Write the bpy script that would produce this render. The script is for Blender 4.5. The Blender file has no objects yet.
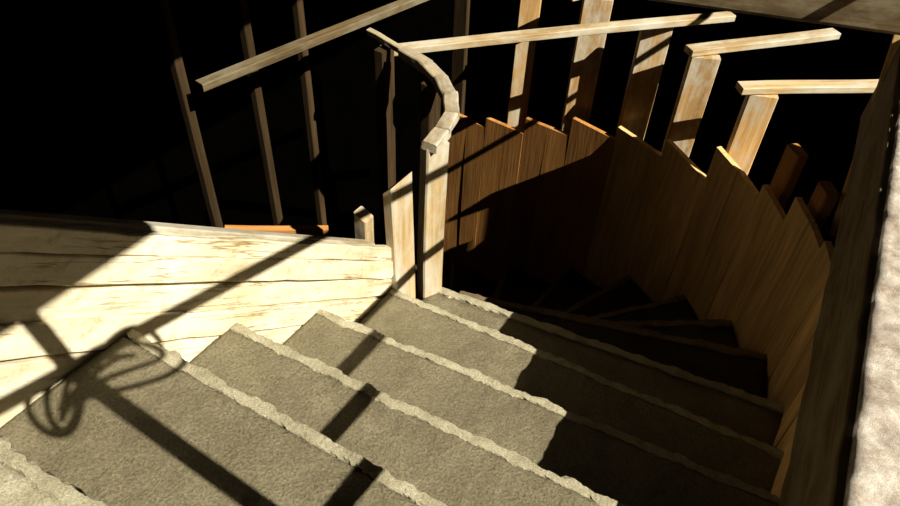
import bpy, bmesh, math, random
from mathutils import Vector, Matrix, noise
random.seed(7)
S=bpy.context.scene
COL=bpy.context.collection
S.view_settings.view_transform='Standard'
S.view_settings.look='None'

# ------------------------------------------------------------ materials
def nt(name):
    m=bpy.data.materials.new(name); m.use_nodes=True
    n=m.node_tree; n.nodes.clear()
    o=n.nodes.new('ShaderNodeOutputMaterial'); b=n.nodes.new('ShaderNodeBsdfPrincipled')
    n.links.new(b.outputs[0],o.inputs[0]); return m,n,b
def ramp(n,stops):
    r=n.nodes.new('ShaderNodeValToRGB'); e=r.color_ramp.elements
    while len(e)>1: e.remove(e[0])
    e[0].position=stops[0][0]; e[0].color=(*stops[0][1],1)
    for p,c in stops[1:]:
        x=e.new(p); x.color=(*c,1)
    return r
def noise_n(n,vec,scale,detail=6,rough=.6):
    t=n.nodes.new('ShaderNodeTexNoise'); t.inputs['Scale'].default_value=scale
    t.inputs['Detail'].default_value=detail; t.inputs['Roughness'].default_value=rough
    n.links.new(vec,t.inputs['Vector']); return t
def mapping(n,src,scale):
    m=n.nodes.new('ShaderNodeMapping'); m.inputs['Scale'].default_value=scale
    n.links.new(src,m.inputs['Vector']); return m.outputs[0]
def mix(n,fac,a,b,mode='MIX'):
    x=n.nodes.new('ShaderNodeMix'); x.data_type='RGBA'; x.blend_type=mode
    for i,v in ((0,fac),(6,a),(7,b)):
        if isinstance(v,(int,float)): x.inputs[i].default_value=v
        elif isinstance(v,tuple): x.inputs[i].default_value=(*v,1)
        else: n.links.new(v,x.inputs[i])
    return x.outputs[2]
def bump(n,b,h,strength,dist,prev=None):
    x=n.nodes.new('ShaderNodeBump'); x.inputs['Strength'].default_value=strength; x.inputs['Distance'].default_value=dist
    n.links.new(h,x.inputs['Height'])
    if prev: n.links.new(prev,x.inputs['Normal'])
    n.links.new(x.outputs[0],b.inputs['Normal']); return x.outputs[0]

def wood(name,dark,mid,light,stain=0.0,staincol=(.55,.52,.44),cracks=0.0):
    m,n,b=nt(name)
    tc=n.nodes.new('ShaderNodeTexCoord'); oi=n.nodes.new('ShaderNodeObjectInfo')
    add=n.nodes.new('ShaderNodeVectorMath'); add.operation='ADD'
    sc=n.nodes.new('ShaderNodeVectorMath'); sc.operation='SCALE'; sc.inputs[3].default_value=17.0
    cmb=n.nodes.new('ShaderNodeCombineXYZ')
    for i in range(3): n.links.new(oi.outputs['Random'],cmb.inputs[i])
    n.links.new(cmb.outputs[0],sc.inputs[0])
    n.links.new(tc.outputs['Object'],add.inputs[0]); n.links.new(sc.outputs[0],add.inputs[1])
    v=mapping(n,add.outputs[0],(1.6,26,26))
    g=noise_n(n,v,2.2,8,.65); 
    r=ramp(n,[(.3,dark),(.5,mid),(.72,light)]); n.links.new(g.outputs['Fac'],r.inputs[0])
    big=noise_n(n,mapping(n,add.outputs[0],(1.2,5,5)),1.6,4,.5)
    rb=ramp(n,[(.3,(.7,.68,.64)),(.7,(1.1,1.08,1.05))]); n.links.new(big.outputs['Fac'],rb.inputs[0])
    c=mix(n,1.0,r.outputs[0],rb.outputs[0],'MULTIPLY')
    mr=n.nodes.new('ShaderNodeMapRange'); mr.inputs[3].default_value=.8; mr.inputs[4].default_value=1.1
    n.links.new(oi.outputs['Random'],mr.inputs[0])
    c=mix(n,1.0,c,mr.outputs[0],'MULTIPLY')
    if stain>0:
        s=noise_n(n,mapping(n,tc.outputs['Object'],(.6,1.5,1.5)),7,8,.7)
        rs=ramp(n,[(.5-stain*.25,(0,0,0)),(.66,(1,1,1))]); n.links.new(s.outputs['Fac'],rs.inputs[0])
        c=mix(n,rs.outputs[0],c,staincol)
    if cracks>0:
        k=noise_n(n,mapping(n,add.outputs[0],(1.1,30,30)),1.3,5,.55)
        rk=ramp(n,[(.48,(1,1,1)),(.5,(.4,.3,.17)),(.52,(1,1,1))]); n.links.new(k.outputs['Fac'],rk.inputs[0])
        k2=noise_n(n,add.outputs[0],3,2,.5)
        r2=ramp(n,[(.46,(0,0,0)),(.56,(1,1,1))]); n.links.new(k2.outputs['Fac'],r2.inputs[0])
        kk=mix(n,r2.outputs[0],(1.,1.,1.),rk.outputs[0])
        c=mix(n,cracks,c,kk,'MULTIPLY')
        dn=noise_n(n,tc.outputs['Object'],34,6,.75)
        rd=ramp(n,[(.3,(.7,.64,.52)),(.48,(1,1,1))]); n.links.new(dn.outputs['Fac'],rd.inputs[0])
        c=mix(n,1.0,c,rd.outputs[0],'MULTIPLY')
    n.links.new(c,b.inputs['Base Color']); b.inputs['Roughness'].default_value=.8
    b.inputs['Specular IOR Level'].default_value=.15
    bump(n,b,g.outputs['Fac'],.35,.004)
    return m
M_form=wood('pine_formwork',(.60,.36,.14),(.80,.54,.24),(.92,.68,.36))
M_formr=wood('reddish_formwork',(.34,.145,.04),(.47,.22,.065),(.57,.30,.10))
M_lum=wood('raw_lumber',(.34,.225,.11),(.51,.375,.205),(.65,.52,.325),.3)
M_stud=wood('stud_lumber',(.42,.23,.09),(.58,.36,.15),(.70,.48,.23),.15)
M_grey=wood('weathered_lumber',(.2,.15,.09),(.33,.26,.17),(.45,.38,.25),.4)
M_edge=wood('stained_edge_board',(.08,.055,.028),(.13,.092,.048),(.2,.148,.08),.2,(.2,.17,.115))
M_dark=wood('shade_dark_lumber',(.03,.018,.009),(.055,.034,.016),(.085,.055,.027))  # lumber with the darkness of the void put into its colour
M_plank=wood('cement_coated_planks',(.50,.37,.18),(.72,.60,.38),(.86,.76,.53),.7,(.85,.8,.65),1.0)

def concrete(name,c0,c1,c2,scale=1.0,bs=.6,bd=.006,rough=.85,spec=.3,fs=1.0,sp=.3):
    m,n,b=nt(name)
    g=n.nodes.new('ShaderNodeNewGeometry'); p=g.outputs['Position']
    a=noise_n(n,p,9*scale,8,.65); f=noise_n(n,p,190*scale,4,.7); h=noise_n(n,p,75*scale,6,.7)
    r=ramp(n,[(.3,c0),(.52,c1),(.72,c2)]); n.links.new(a.outputs['Fac'],r.inputs[0])
    rf=ramp(n,[(.3,(1-sp,)*3),(.7,(1+sp*.8,)*3)]); n.links.new(f.outputs['Fac'],rf.inputs[0])
    c=mix(n,1.0,r.outputs[0],rf.outputs[0],'MULTIPLY')
    n.links.new(c,b.inputs['Base Color']); b.inputs['Roughness'].default_value=rough
    b.inputs['Specular IOR Level'].default_value=spec
    v=bump(n,b,h.outputs['Fac'],bs,bd*1.6)
    bump(n,b,f.outputs['Fac'],bs,bd*.7*fs,v)
    return m
M_conc=concrete('fresh_concrete',(.150,.126,.078),(.20,.172,.108),(.255,.222,.145),1,.9,.0052,.5,.4,1,.45)
M_shade=concrete('shaded_concrete',(.035,.028,.018),(.052,.042,.028),(.07,.06,.04),1,.8,.004,.8,.1)  # darker concrete, shade of the winders put into the colour
M_mort=concrete('dry_mortar',(.28,.25,.17),(.42,.38,.27),(.56,.52,.40),2.0,.8,.003,.85,.2,1,.4)
M_mortsh=concrete('shaded_mortar',(.12,.085,.045),(.18,.13,.075),(.25,.19,.12),2.0,.8,.003)  # mortar darkened in colour for the shaded winder edges
M_cope=concrete('speckled_concrete',(.30,.22,.17),(.56,.49,.43),(.82,.77,.72),3.6,.8,.0025,.85,.2,1,.5)
M_cface=concrete('rough_concrete_face',(.1,.085,.06),(.17,.15,.1),(.25,.22,.16),1.2,.8,.006)
M_void=concrete('unlit_void',(.0004,.0004,.0004),(.0006,.0005,.0004),(.0009,.0008,.0006),.5,.5,.01,1,0)  # near-black colour stands in for missing light on the enclosure
m,n,b=nt('rusty_wire'); b.inputs['Base Color'].default_value=(.12,.06,.03,1); b.inputs['Roughness'].default_value=.7; M_wire=m

# ------------------------------------------------------------ helpers
def group(name):
    e=bpy.data.objects.new(name,None); COL.objects.link(e); e.empty_display_size=.1; return e
def mkobj(name,bm,mat,parent=None,smooth=False):
    me=bpy.data.meshes.new(name); bm.to_mesh(me); bm.free()
    o=bpy.data.objects.new(name,me); COL.objects.link(o); me.materials.append(mat)
    if smooth:
        for p in me.polygons: p.use_smooth=True
    if parent: o.parent=parent
    return o
def board(name,p0,p1,w,t,mat,parent=None,up=(0,0,1),warp=.003,nx=10,cut0=0,cut1=0,rag=0.0):
    p0=Vector(p0);p1=Vector(p1); d=(p1-p0); L=d.length; x=d.normalized()
    u=Vector(up); y=u.cross(x)
    if y.length<1e-4: y=Vector((0,1,0)).cross(x)
    y.normalize(); z=x.cross(y)
    M=Matrix((x,y,z)).transposed().to_4x4(); M.translation=(p0+p1)/2
    bm=bmesh.new(); sd=random.random()*50
    rings=[]
    for i in range(nx+1):
        s=i/nx; X=(s-.5)*L
        wy=warp*math.sin(s*3.1+sd); wz=warp*math.sin(s*4.3+sd*2)
        r=[]
        c=min(w,t)*.1
        for (yy,zz) in ((-w/2+c,-t/2),(w/2-c,-t/2),(w/2,-t/2+c),(w/2,t/2-c),(w/2-c,t/2),(-w/2+c,t/2),(-w/2,t/2-c),(-w/2,-t/2+c)):
            xx=X
            if i==0: xx+=cut0*(yy/w)
            if i==nx: xx+=cut1*(yy/w)
            jy=jz=0
            if rag:
                q=Vector((X*14+sd,yy*20,zz*20)); nn=noise.noise_vector(q); jy=nn.y*rag; jz=nn.z*rag
            r.append(bm.verts.new((xx,yy+wy+jy,zz+wz+jz)))
        rings.append(r)
    for a,b_ in zip(rings,rings[1:]):
        for k in range(8): bm.faces.new((a[k],a[(k+1)%8],b_[(k+1)%8],b_[k]))
    bm.faces.new(rings[0][::-1]); bm.faces.new(rings[-1])
    bmesh.ops.recalc_face_normals(bm,faces=bm.faces)
    o=mkobj(name,bm,mat,parent); o.matrix_world=M
    return o
def prism(name,poly,z0,z1,mat,parent=None):
    bm=bmesh.new(); n=len(poly)
    a=[bm.verts.new((x,y,z0)) for x,y in poly]; b_=[bm.verts.new((x,y,z1)) for x,y in poly]
    for i in range(n): bm.faces.new((a[i],a[(i+1)%n],b_[(i+1)%n],b_[i]))
    bm.faces.new(a[::-1]); bm.faces.new(b_)
    bmesh.ops.recalc_face_normals(bm,faces=bm.faces)
    return mkobj(name,bm,mat,parent)
def fbm(v,o=4):
    s=0;a=1
    for i in range(o): s+=a*noise.noise(v); v=v*2.1; a*=.55
    return s
def patch(name,c00,c10,c11,c01,z,thick,mat,parent,amp=.004,res=.012,freq=14):
    c00,c10,c11,c01=[Vector(c) for c in (c00,c10,c11,c01)]
    nu=max(2,int(max((c10-c00).length,(c11-c01).length)/res)); nv=max(2,int(max((c01-c00).length,(c11-c10).length)/res))
    bm=bmesh.new(); g=[]
    for j in range(nv+1):
        row=[]
        for i in range(nu+1):
            u=i/nu; v=j/nv
            p=(c00*(1-u)+c10*u)*(1-v)+(c01*(1-u)+c11*u)*v
            q=Vector((p.x*freq,p.y*freq,z*9))
            row.append(bm.verts.new((p.x,p.y,z+amp*fbm(q))))
        g.append(row)
    for j in range(nv):
        for i in range(nu): bm.faces.new((g[j][i],g[j][i+1],g[j+1][i+1],g[j+1][i]))
    border=[g[0][i] for i in range(nu+1)]+[g[j][nu] for j in range(1,nv+1)]+[g[nv][i] for i in range(nu-1,-1,-1)]+[g[j][0] for j in range(nv-1,0,-1)]
    low=[bm.verts.new((w.co.x,w.co.y,z-thick)) for w in border]
    k=len(border)
    for i in range(k): bm.faces.new((border[i],low[i],low[(i+1)%k],border[(i+1)%k]))
    bm.faces.new(low)
    bmesh.ops.recalc_face_normals(bm,faces=bm.faces)
    return mkobj(name,bm,mat,parent,True)
def ragged(name,p0,p1,w,z,h,mat,parent,amp=.008,res=.006):
    p0=Vector(p0);p1=Vector(p1); d=p1-p0; L=d.length; d.normalize(); s=Vector((d.y,-d.x))
    nu=int(L/res); prof=[(-.001,-h),(0,-.006),(.002,0),(w*.35,.0),(w*.65,.0),(w-.002,-.001),(w,-.006),(w,-h)]
    bm=bmesh.new(); rings=[]
    for i in range(nu+1):
        P=p0+d*(L*i/nu); r=[]
        for k,(a,zz) in enumerate(prof):
            q=Vector((P.x*50+k*.6,P.y*50,z*7)); f=fbm(q); f2=fbm(q+Vector((9,4,2)))
            ch=fbm(Vector((P.x*11+(0 if k<4 else 7),P.y*11,z*5)),2)
            aa=a+((amp*f+.008*ch) if k not in (0,7) else 0); z2=z+zz+(amp*.32*f2 if 0<k<7 else 0)
            pp=P+s*aa; r.append(bm.verts.new((pp.x,pp.y,z2)))
        rings.append(r)
    for a,b_ in zip(rings,rings[1:]):
        for k in range(8): bm.faces.new((a[k],a[(k+1)%8],b_[(k+1)%8],b_[k]))
    bm.faces.new(rings[0]); bm.faces.new(rings[-1])
    bmesh.ops.recalc_face_normals(bm,faces=bm.faces)
    return mkobj(name,bm,mat,parent)

# ------------------------------------------------------------ staircase
XI=-.93; XO=.26
stairs=group('concrete_staircase')
CX,CY=-.97,1.60; R0=1.20; RI=.05
straight=[(3.11,-.60,-.58),(2.92,-.36,-.32),(2.73,-.13,-.07),(2.54,.105,.195),(2.35,.415,.485),(2.16,.635,.755),(1.97,.90,1.05),(1.78,1.215,1.325)]
pl=pr=-.85
for i,(z,yl,yr) in enumerate(straight):
    patch('tread_%d'%i,(XI,pl),(XO,pr),(XO,yr-.022),(XI,yl-.022),z-.002,.16,M_mort if i==3 else M_conc,stairs,.0028,.009 if z<2.6 else .05,26)
    ragged('riser_form_%d'%i,(XO,yr-.024),(XI,yl-.024),.024,z,.2,M_mort,stairs,.0055 if z<2.6 else .003)
    pl,pr=yl,yr
def outer(th):
    a=math.radians(th)
    if th<=90: return Vector((CX+ (R0-.004)*math.cos(a),CY+(R0-.004)*math.sin(a)))
    return Vector((CX-(R0-.004)*math.tan(a-math.pi/2),CY+R0-.004))
def inner(th):
    a=math.radians(th); return Vector((CX+RI*math.cos(a),CY+RI*math.sin(a)))
pi_=Vector((XI,pl)); po=Vector((XO,pr))
ths=[('s',1.59,Vector((XI,1.43)),Vector((XO-.02,1.62)))]
for k,th in enumerate((19,35,51,68,85,103,119,133)):
    ths.append((th,1.40-.19*k,inner(min(th,100)),outer(th)))
for k,(th,z,a,b_) in enumerate(ths):
    ca=a; cb=b_
    patch('winder_%d'%k,(pi_.x,pi_.y),(po.x,po.y),(cb.x,cb.y),(ca.x,ca.y),z-.004,.17,M_conc if k==0 else M_shade,stairs,.003,.03)
    ragged('winder_edge_%d'%k,(cb.x,cb.y),(ca.x,ca.y),.03,z+.002,.2,M_mort if k==0 else M_mortsh,stairs,.006,.014)
    pi_,po=ca,cb
prism('soffit_core',[(XI,-.85),(XO,-.85),(XO,-.2),(XI,-.2)],1.2,2.5,M_cface,stairs)

# ------------------------------------------------------------ inner sloping side formwork
side=group('inner_side_formwork')
sl=-.80
def topz(y): return 2.685+sl*(y-.30)
edges=[0,.06,.135,.215,.30,.40,.52,.66]
for k in range(7):
    mid=-(edges[k]+edges[k+1])/2; wd=(edges[k+1]-edges[k])*.78-.005
    y0,y1=-.75,1.235-.012*k
    wob=(0,.003,-.004,.002,-.003,0,.002)[k]
    board('plank_%d'%k,(XI-.016+wob,y0,topz(y0)+mid+(.01 if k%2 else -.006)),(XI-.016+wob,y1,topz(y1)+mid),.024,wd,M_plank,side,up=(0,0,1),warp=.002,nx=44,rag=.004)
board('top_edge_batten',(XI-.045,-.7,topz(-.7)-.05),(XI-.045,1.15,topz(1.15)-.05),.03,.08,M_grey,side,warp=.003,nx=20)
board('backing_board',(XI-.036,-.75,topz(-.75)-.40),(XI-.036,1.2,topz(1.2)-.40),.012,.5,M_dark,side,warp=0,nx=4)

board('short_board_post',(XI+.005,1.262,1.60),(XI-.01,1.262,2.16),.034,.10,M_lum,None,up=(0,1,0),cut1=.035)
board('short_board_post',(XI-.08,1.19,1.6),(XI-.08,1.19,2.06),.045,.04,M_lum,None,up=(0,1,0),cut1=-.02)
arc=group('curved_template')
board('newel_form_post',(XI+.0,1.43,1.41),(XI-.005,1.43,2.20),.05,.075,M_lum,arc,up=(.5,1,0),cut1=.01,rag=.002)
pts=[(-.925,1.40),(-.935,1.48),(-.965,1.57),(-1.02,1.65),(-1.10,1.72),(-1.20,1.775),(-1.31,1.81),(-1.5,1.86)]
for i in range(len(pts)-1):
    a=Vector((*pts[i],2.215)); b_=Vector((*pts[i+1],2.215)); e=(b_-a).normalized()*.010
    thin=i>5
    board('segment_%d'%i,a-e,b_+e,.022 if thin else .044,.02 if thin else .034,M_grey,arc,warp=0,nx=4,rag=.006)
for (x,y) in ((-1.15,1.74),(-1.42,1.83)):
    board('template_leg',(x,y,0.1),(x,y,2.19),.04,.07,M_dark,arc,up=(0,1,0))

# ------------------------------------------------------------ outer curved formwork
outerf=group('curved_outer_formwork')
def vboard(name,a,b_,z0,zl,zr,mat,parent,th=.022):
    a=Vector(a);b_=Vector(b_); w=(b_-a).length; x=Vector((0,0,1)); y=Vector((b_.x-a.x,b_.y-a.y,0)).normalized(); z=x.cross(y)
    M=Matrix((x,y,z)).transposed().to_4x4(); M.translation=Vector((a.x,a.y,z0))
    bm=bmesh.new(); g=.0015; nn=8; rows=[]; sd=random.random()*9
    for s in (0,1):
        lst=[]
        for i in range(nn+1):
            f=i/nn; r=[]
            for j in range(4):
                u=j/3; zz=f*((zl*(1-u)+zr*u)-z0)
                r.append(bm.verts.new((zz,g+u*(w-2*g),(th if s else 0)+.002*math.sin(f*4+sd))))
            lst.append(r)
        rows.append(lst)
    for s in (0,1):
        for i in range(nn):
            for j in range(3):
                q=[rows[s][i][j],rows[s][i][j+1],rows[s][i+1][j+1],rows[s][i+1][j]]
                bm.faces.new(q if s else q[::-1])
    for i in range(nn):
        for j in (0,3): bm.faces.new((rows[0][i][j],rows[1][i][j],rows[1][i+1][j],rows[0][i+1][j]))
    for i in (0,nn):
        for j in range(3): bm.faces.new((rows[0][i][j],rows[1][i][j],rows[1][i][j+1],rows[0][i][j+1]))
    bmesh.ops.recalc_face_normals(bm,faces=bm.faces)
    o=mkobj(name,bm,mat,parent); o.matrix_world=M; return o
def opt(th,R=R0):
    a=math.radians(th)
    if th<=90: return Vector((CX+R*math.cos(a),CY+R*math.sin(a)))
    return Vector((CX-(R)*math.tan(a-math.pi/2),CY+R))
def stepz(th): return max(.05,1.45-.0102*th)
panels=[(8,22,1.93,1.95,2),(22,35,1.89,1.89,2),(35,44,1.80,1.78,1),(44,58,1.775,1.735,2),(58,70,1.66,1.61,1),(70,82,1.60,1.57,1),(82,93,1.555,1.53,1),(93,104.5,1.46,1.45,2),(104.5,114,1.38,1.37,2),(114,123,1.34,1.32,2)]
c=0
for (ta,tb,zl,zr,nb) in panels:
    for k in range(nb):
        u0=k/nb;u1=(k+1)/nb
        tr=ta+(tb-ta)*u0; tl=ta+(tb-ta)*u1
        z_r=zr+(zl-zr)*u0; z_l=zr+(zl-zr)*u1
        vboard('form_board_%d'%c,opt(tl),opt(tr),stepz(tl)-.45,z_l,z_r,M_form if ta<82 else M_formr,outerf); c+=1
ys=[1.766,1.6,1.45,1.28,1.12,.95,.78,.6,.42,.25,.05,-.15,-.4]
for k in range(len(ys)-1):
    xa=CX+R0-.012 if k==0 else XO-.015; xb=XO-.015
    vboard('form_board_%d'%c,(xa,ys[k]),(xb,ys[k+1]),1.1,2.05,2.08,M_form,outerf); c+=1

def stud(x,y,z0,z1,ang=0,mat=M_stud,w=.10,t=.045,lean=(0,0)):
    u=(math.cos(math.radians(ang)),math.sin(math.radians(ang)),0)
    return board('timber_stud',(x,y,z0),(x+lean[0],y+lean[1],z1),w,t,mat,None,up=u,nx=12)
def rad(th,R,z0,z1,mat=M_stud,w=.10,ang=None):
    p=opt(th,R); return stud(p.x,p.y,z0,z1,min(th,90) if ang is None else ang,mat,w)
rad(56,R0+.10,.6,2.02,ang=112,w=.11)
rad(70,R0+.10,.5,2.03,ang=116,w=.12)
rad(81,R0+.10,.4,2.08,ang=118,w=.13)
stud(-1.05,CY+R0+.10,.2,2.11,118,w=.13)
stud(-1.38,CY+R0+.10,.2,2.7,118,w=.10)
stud(-1.74,CY+R0+.10,.2,2.7,90,M_dark,w=.08)
rad(44,R0+.08,.8,1.95,M_formr,.08)
rad(33,R0+.07,.8,1.96,M_formr,.08)
rad(20,R0+.07,.8,2.02,M_formr,.08)
def beam(p0,p1,w=.07,t=.025,mat=M_lum,**k): return board('timber_beam',p0,p1,w,t,mat,None,**k)
beam((-.33,2.63,2.035),(.14,3.02,2.035),.06,.028)
beam((-.59,2.79,2.045),(-.12,3.36,2.045),.06,.028)
beam((-1.5,1.925,2.115),(-.52,3.11,2.10),.05,.028)
beam((-1.15,2.80,2.125),(-.85,3.35,2.125),.06,.028)
beam((-1.83,1.34,2.12),(-1.60,2.75,2.12),.045,.03,M_edge)
board('leaning_post',(.178,2.29,1.80),(.0765,2.457,2.45),.03,.045,M_form,None,up=(0,1,0))
beam((-.72,1.82,2.66),(.6,2.29,2.66),.14,.12,M_edge,nx=14)

# ------------------------------------------------------------ right hand slab edge
def sx(y): return .234-.0742*(y-.726)
slab=group('landing_slab')
patch('slab_top',(sx(-1.2),-1.2),(1.9,-1.2),(1.9,2.45),(sx(2.45),2.45),2.46,.30,M_cope,slab,.008,.015,22)
board('edge_board',(sx(-1.2)-.0,-1.2,2.30),(sx(2.45)-.0,2.45,2.30),.03,.29,M_edge,slab,nx=60,warp=.002,rag=.004)

# ------------------------------------------------------------ left void
for (x,y,z1) in ((-1.95,1.36,3.6),(-1.95,1.68,3.6),(-1.95,1.97,3.6)):
    stud(x,y,-.3,z1,0,M_dark,.035,.035)
board('cross_plank',(-1.84,1.31,1.47),(-1.54,1.58,1.43),.03,.07,M_formr,None)

prism('floor',[(-7,-3),(3,-3),(3,7),(-7,7)],-.5,-.3,M_void)
prism('wall_left',[(-3.2,-3),(-3.0,-3),(-3.0,7),(-3.2,7)],-.3,4.0,M_void)
prism('wall_back',[(-3.0,5),(3,5),(3,5.2),(-3.0,5.2)],-.3,4.0,M_void)
prism('sun_block_slab',[(-3.2,-3),(-.3,-3),(-.3,7),(-3.2,7)],3.9,4.1,M_void)  # unseen slab added to block sun from the left side

# ------------------------------------------------------------ scaffold timber above the slab
scaf=group('scaffold_frame')
DX,DY=.95,.13
board('rail_lower',(.40,-.6,3.18),(.40,3.0,3.18),.024,.024,M_lum,scaf)
board('rod_lower',(.50,-.6,3.20),(.50,.27,3.20),.012,.012,M_lum,scaf)
board('raker_post',(.45,.296-DY*(2.47-2.35),2.47),(.45,.296-DY*(4.1-2.35),4.1),.032,.032,M_lum,scaf,up=(0,1,0))
def bz(yw): return 2.20-.239*(yw-.94)+1.505
board('diagonal_brace',(.5,-.8-DY*1.505,bz(-.8)),(.5,1.6-DY*1.505,bz(1.6)),.020,.022,M_lum,scaf)
board('wide_board',(1.0,-1.6,4.74),(1.0,.53-DY*2.03,4.74),.04,.36,M_lum,scaf)
bm=bmesh.new()
for k in range(4):
    R=.05+.009*k; cy=.296-DY*1.5-.02+.025*k
    cu=[]; N=32
    for i in range(N):
        a=2*math.pi*i/N
        c0=Vector((.45+.03*math.sin(a*2+k)+.01*k, cy+R*1.4*math.cos(a),3.77+R*math.sin(a)*.8+.02*math.cos(a+k)))
        ring=[]; rr=.006; out=Vector((0,math.cos(a),math.sin(a)))
        for j in range(6):
            t=2*math.pi*j/6; ring.append(bm.verts.new(c0+out*rr*math.cos(t)+Vector((1,0,0))*rr*math.sin(t)))
        cu.append(ring)
    for i in range(N):
        A=cu[i];B=cu[(i+1)%N]
        for j in range(6): bm.faces.new((A[j],A[(j+1)%6],B[(j+1)%6],B[j]))
bmesh.ops.recalc_face_normals(bm,faces=bm.faces)
mkobj('shadow_coil',bm,M_wire,scaf,True)  # unseen coil added to cast a looped shadow

# ------------------------------------------------------------ light
sun=bpy.data.lights.new('sun','SUN'); so=bpy.data.objects.new('sun',sun); COL.objects.link(so)
sun.energy=8.4; sun.angle=math.radians(.3); sun.color=(1,.93,.75)
so.rotation_euler=Vector((-DX,DY,-1)).to_track_quat('-Z','Y').to_euler()
so.location=(3,-1,6)
w=bpy.data.worlds.new('world'); S.world=w; w.use_nodes=True
bg=w.node_tree.nodes['Background']; bg.inputs[0].default_value=(.8,.85,1,1); bg.inputs[1].default_value=.003

# ------------------------------------------------------------ camera
cam=bpy.data.cameras.new('camera'); co=bpy.data.objects.new('camera',cam); COL.objects.link(co)
cam.sensor_width=36; cam.lens=28; cam.clip_start=.02
Rm=Matrix.Rotation(math.radians(31),3,'Z')@Matrix.Rotation(math.radians(47),3,'X')@Matrix.Rotation(math.radians(3),3,'Z')
M=Rm.to_4x4(); M.translation=(0,0,3.36); co.matrix_world=M
S.camera=co
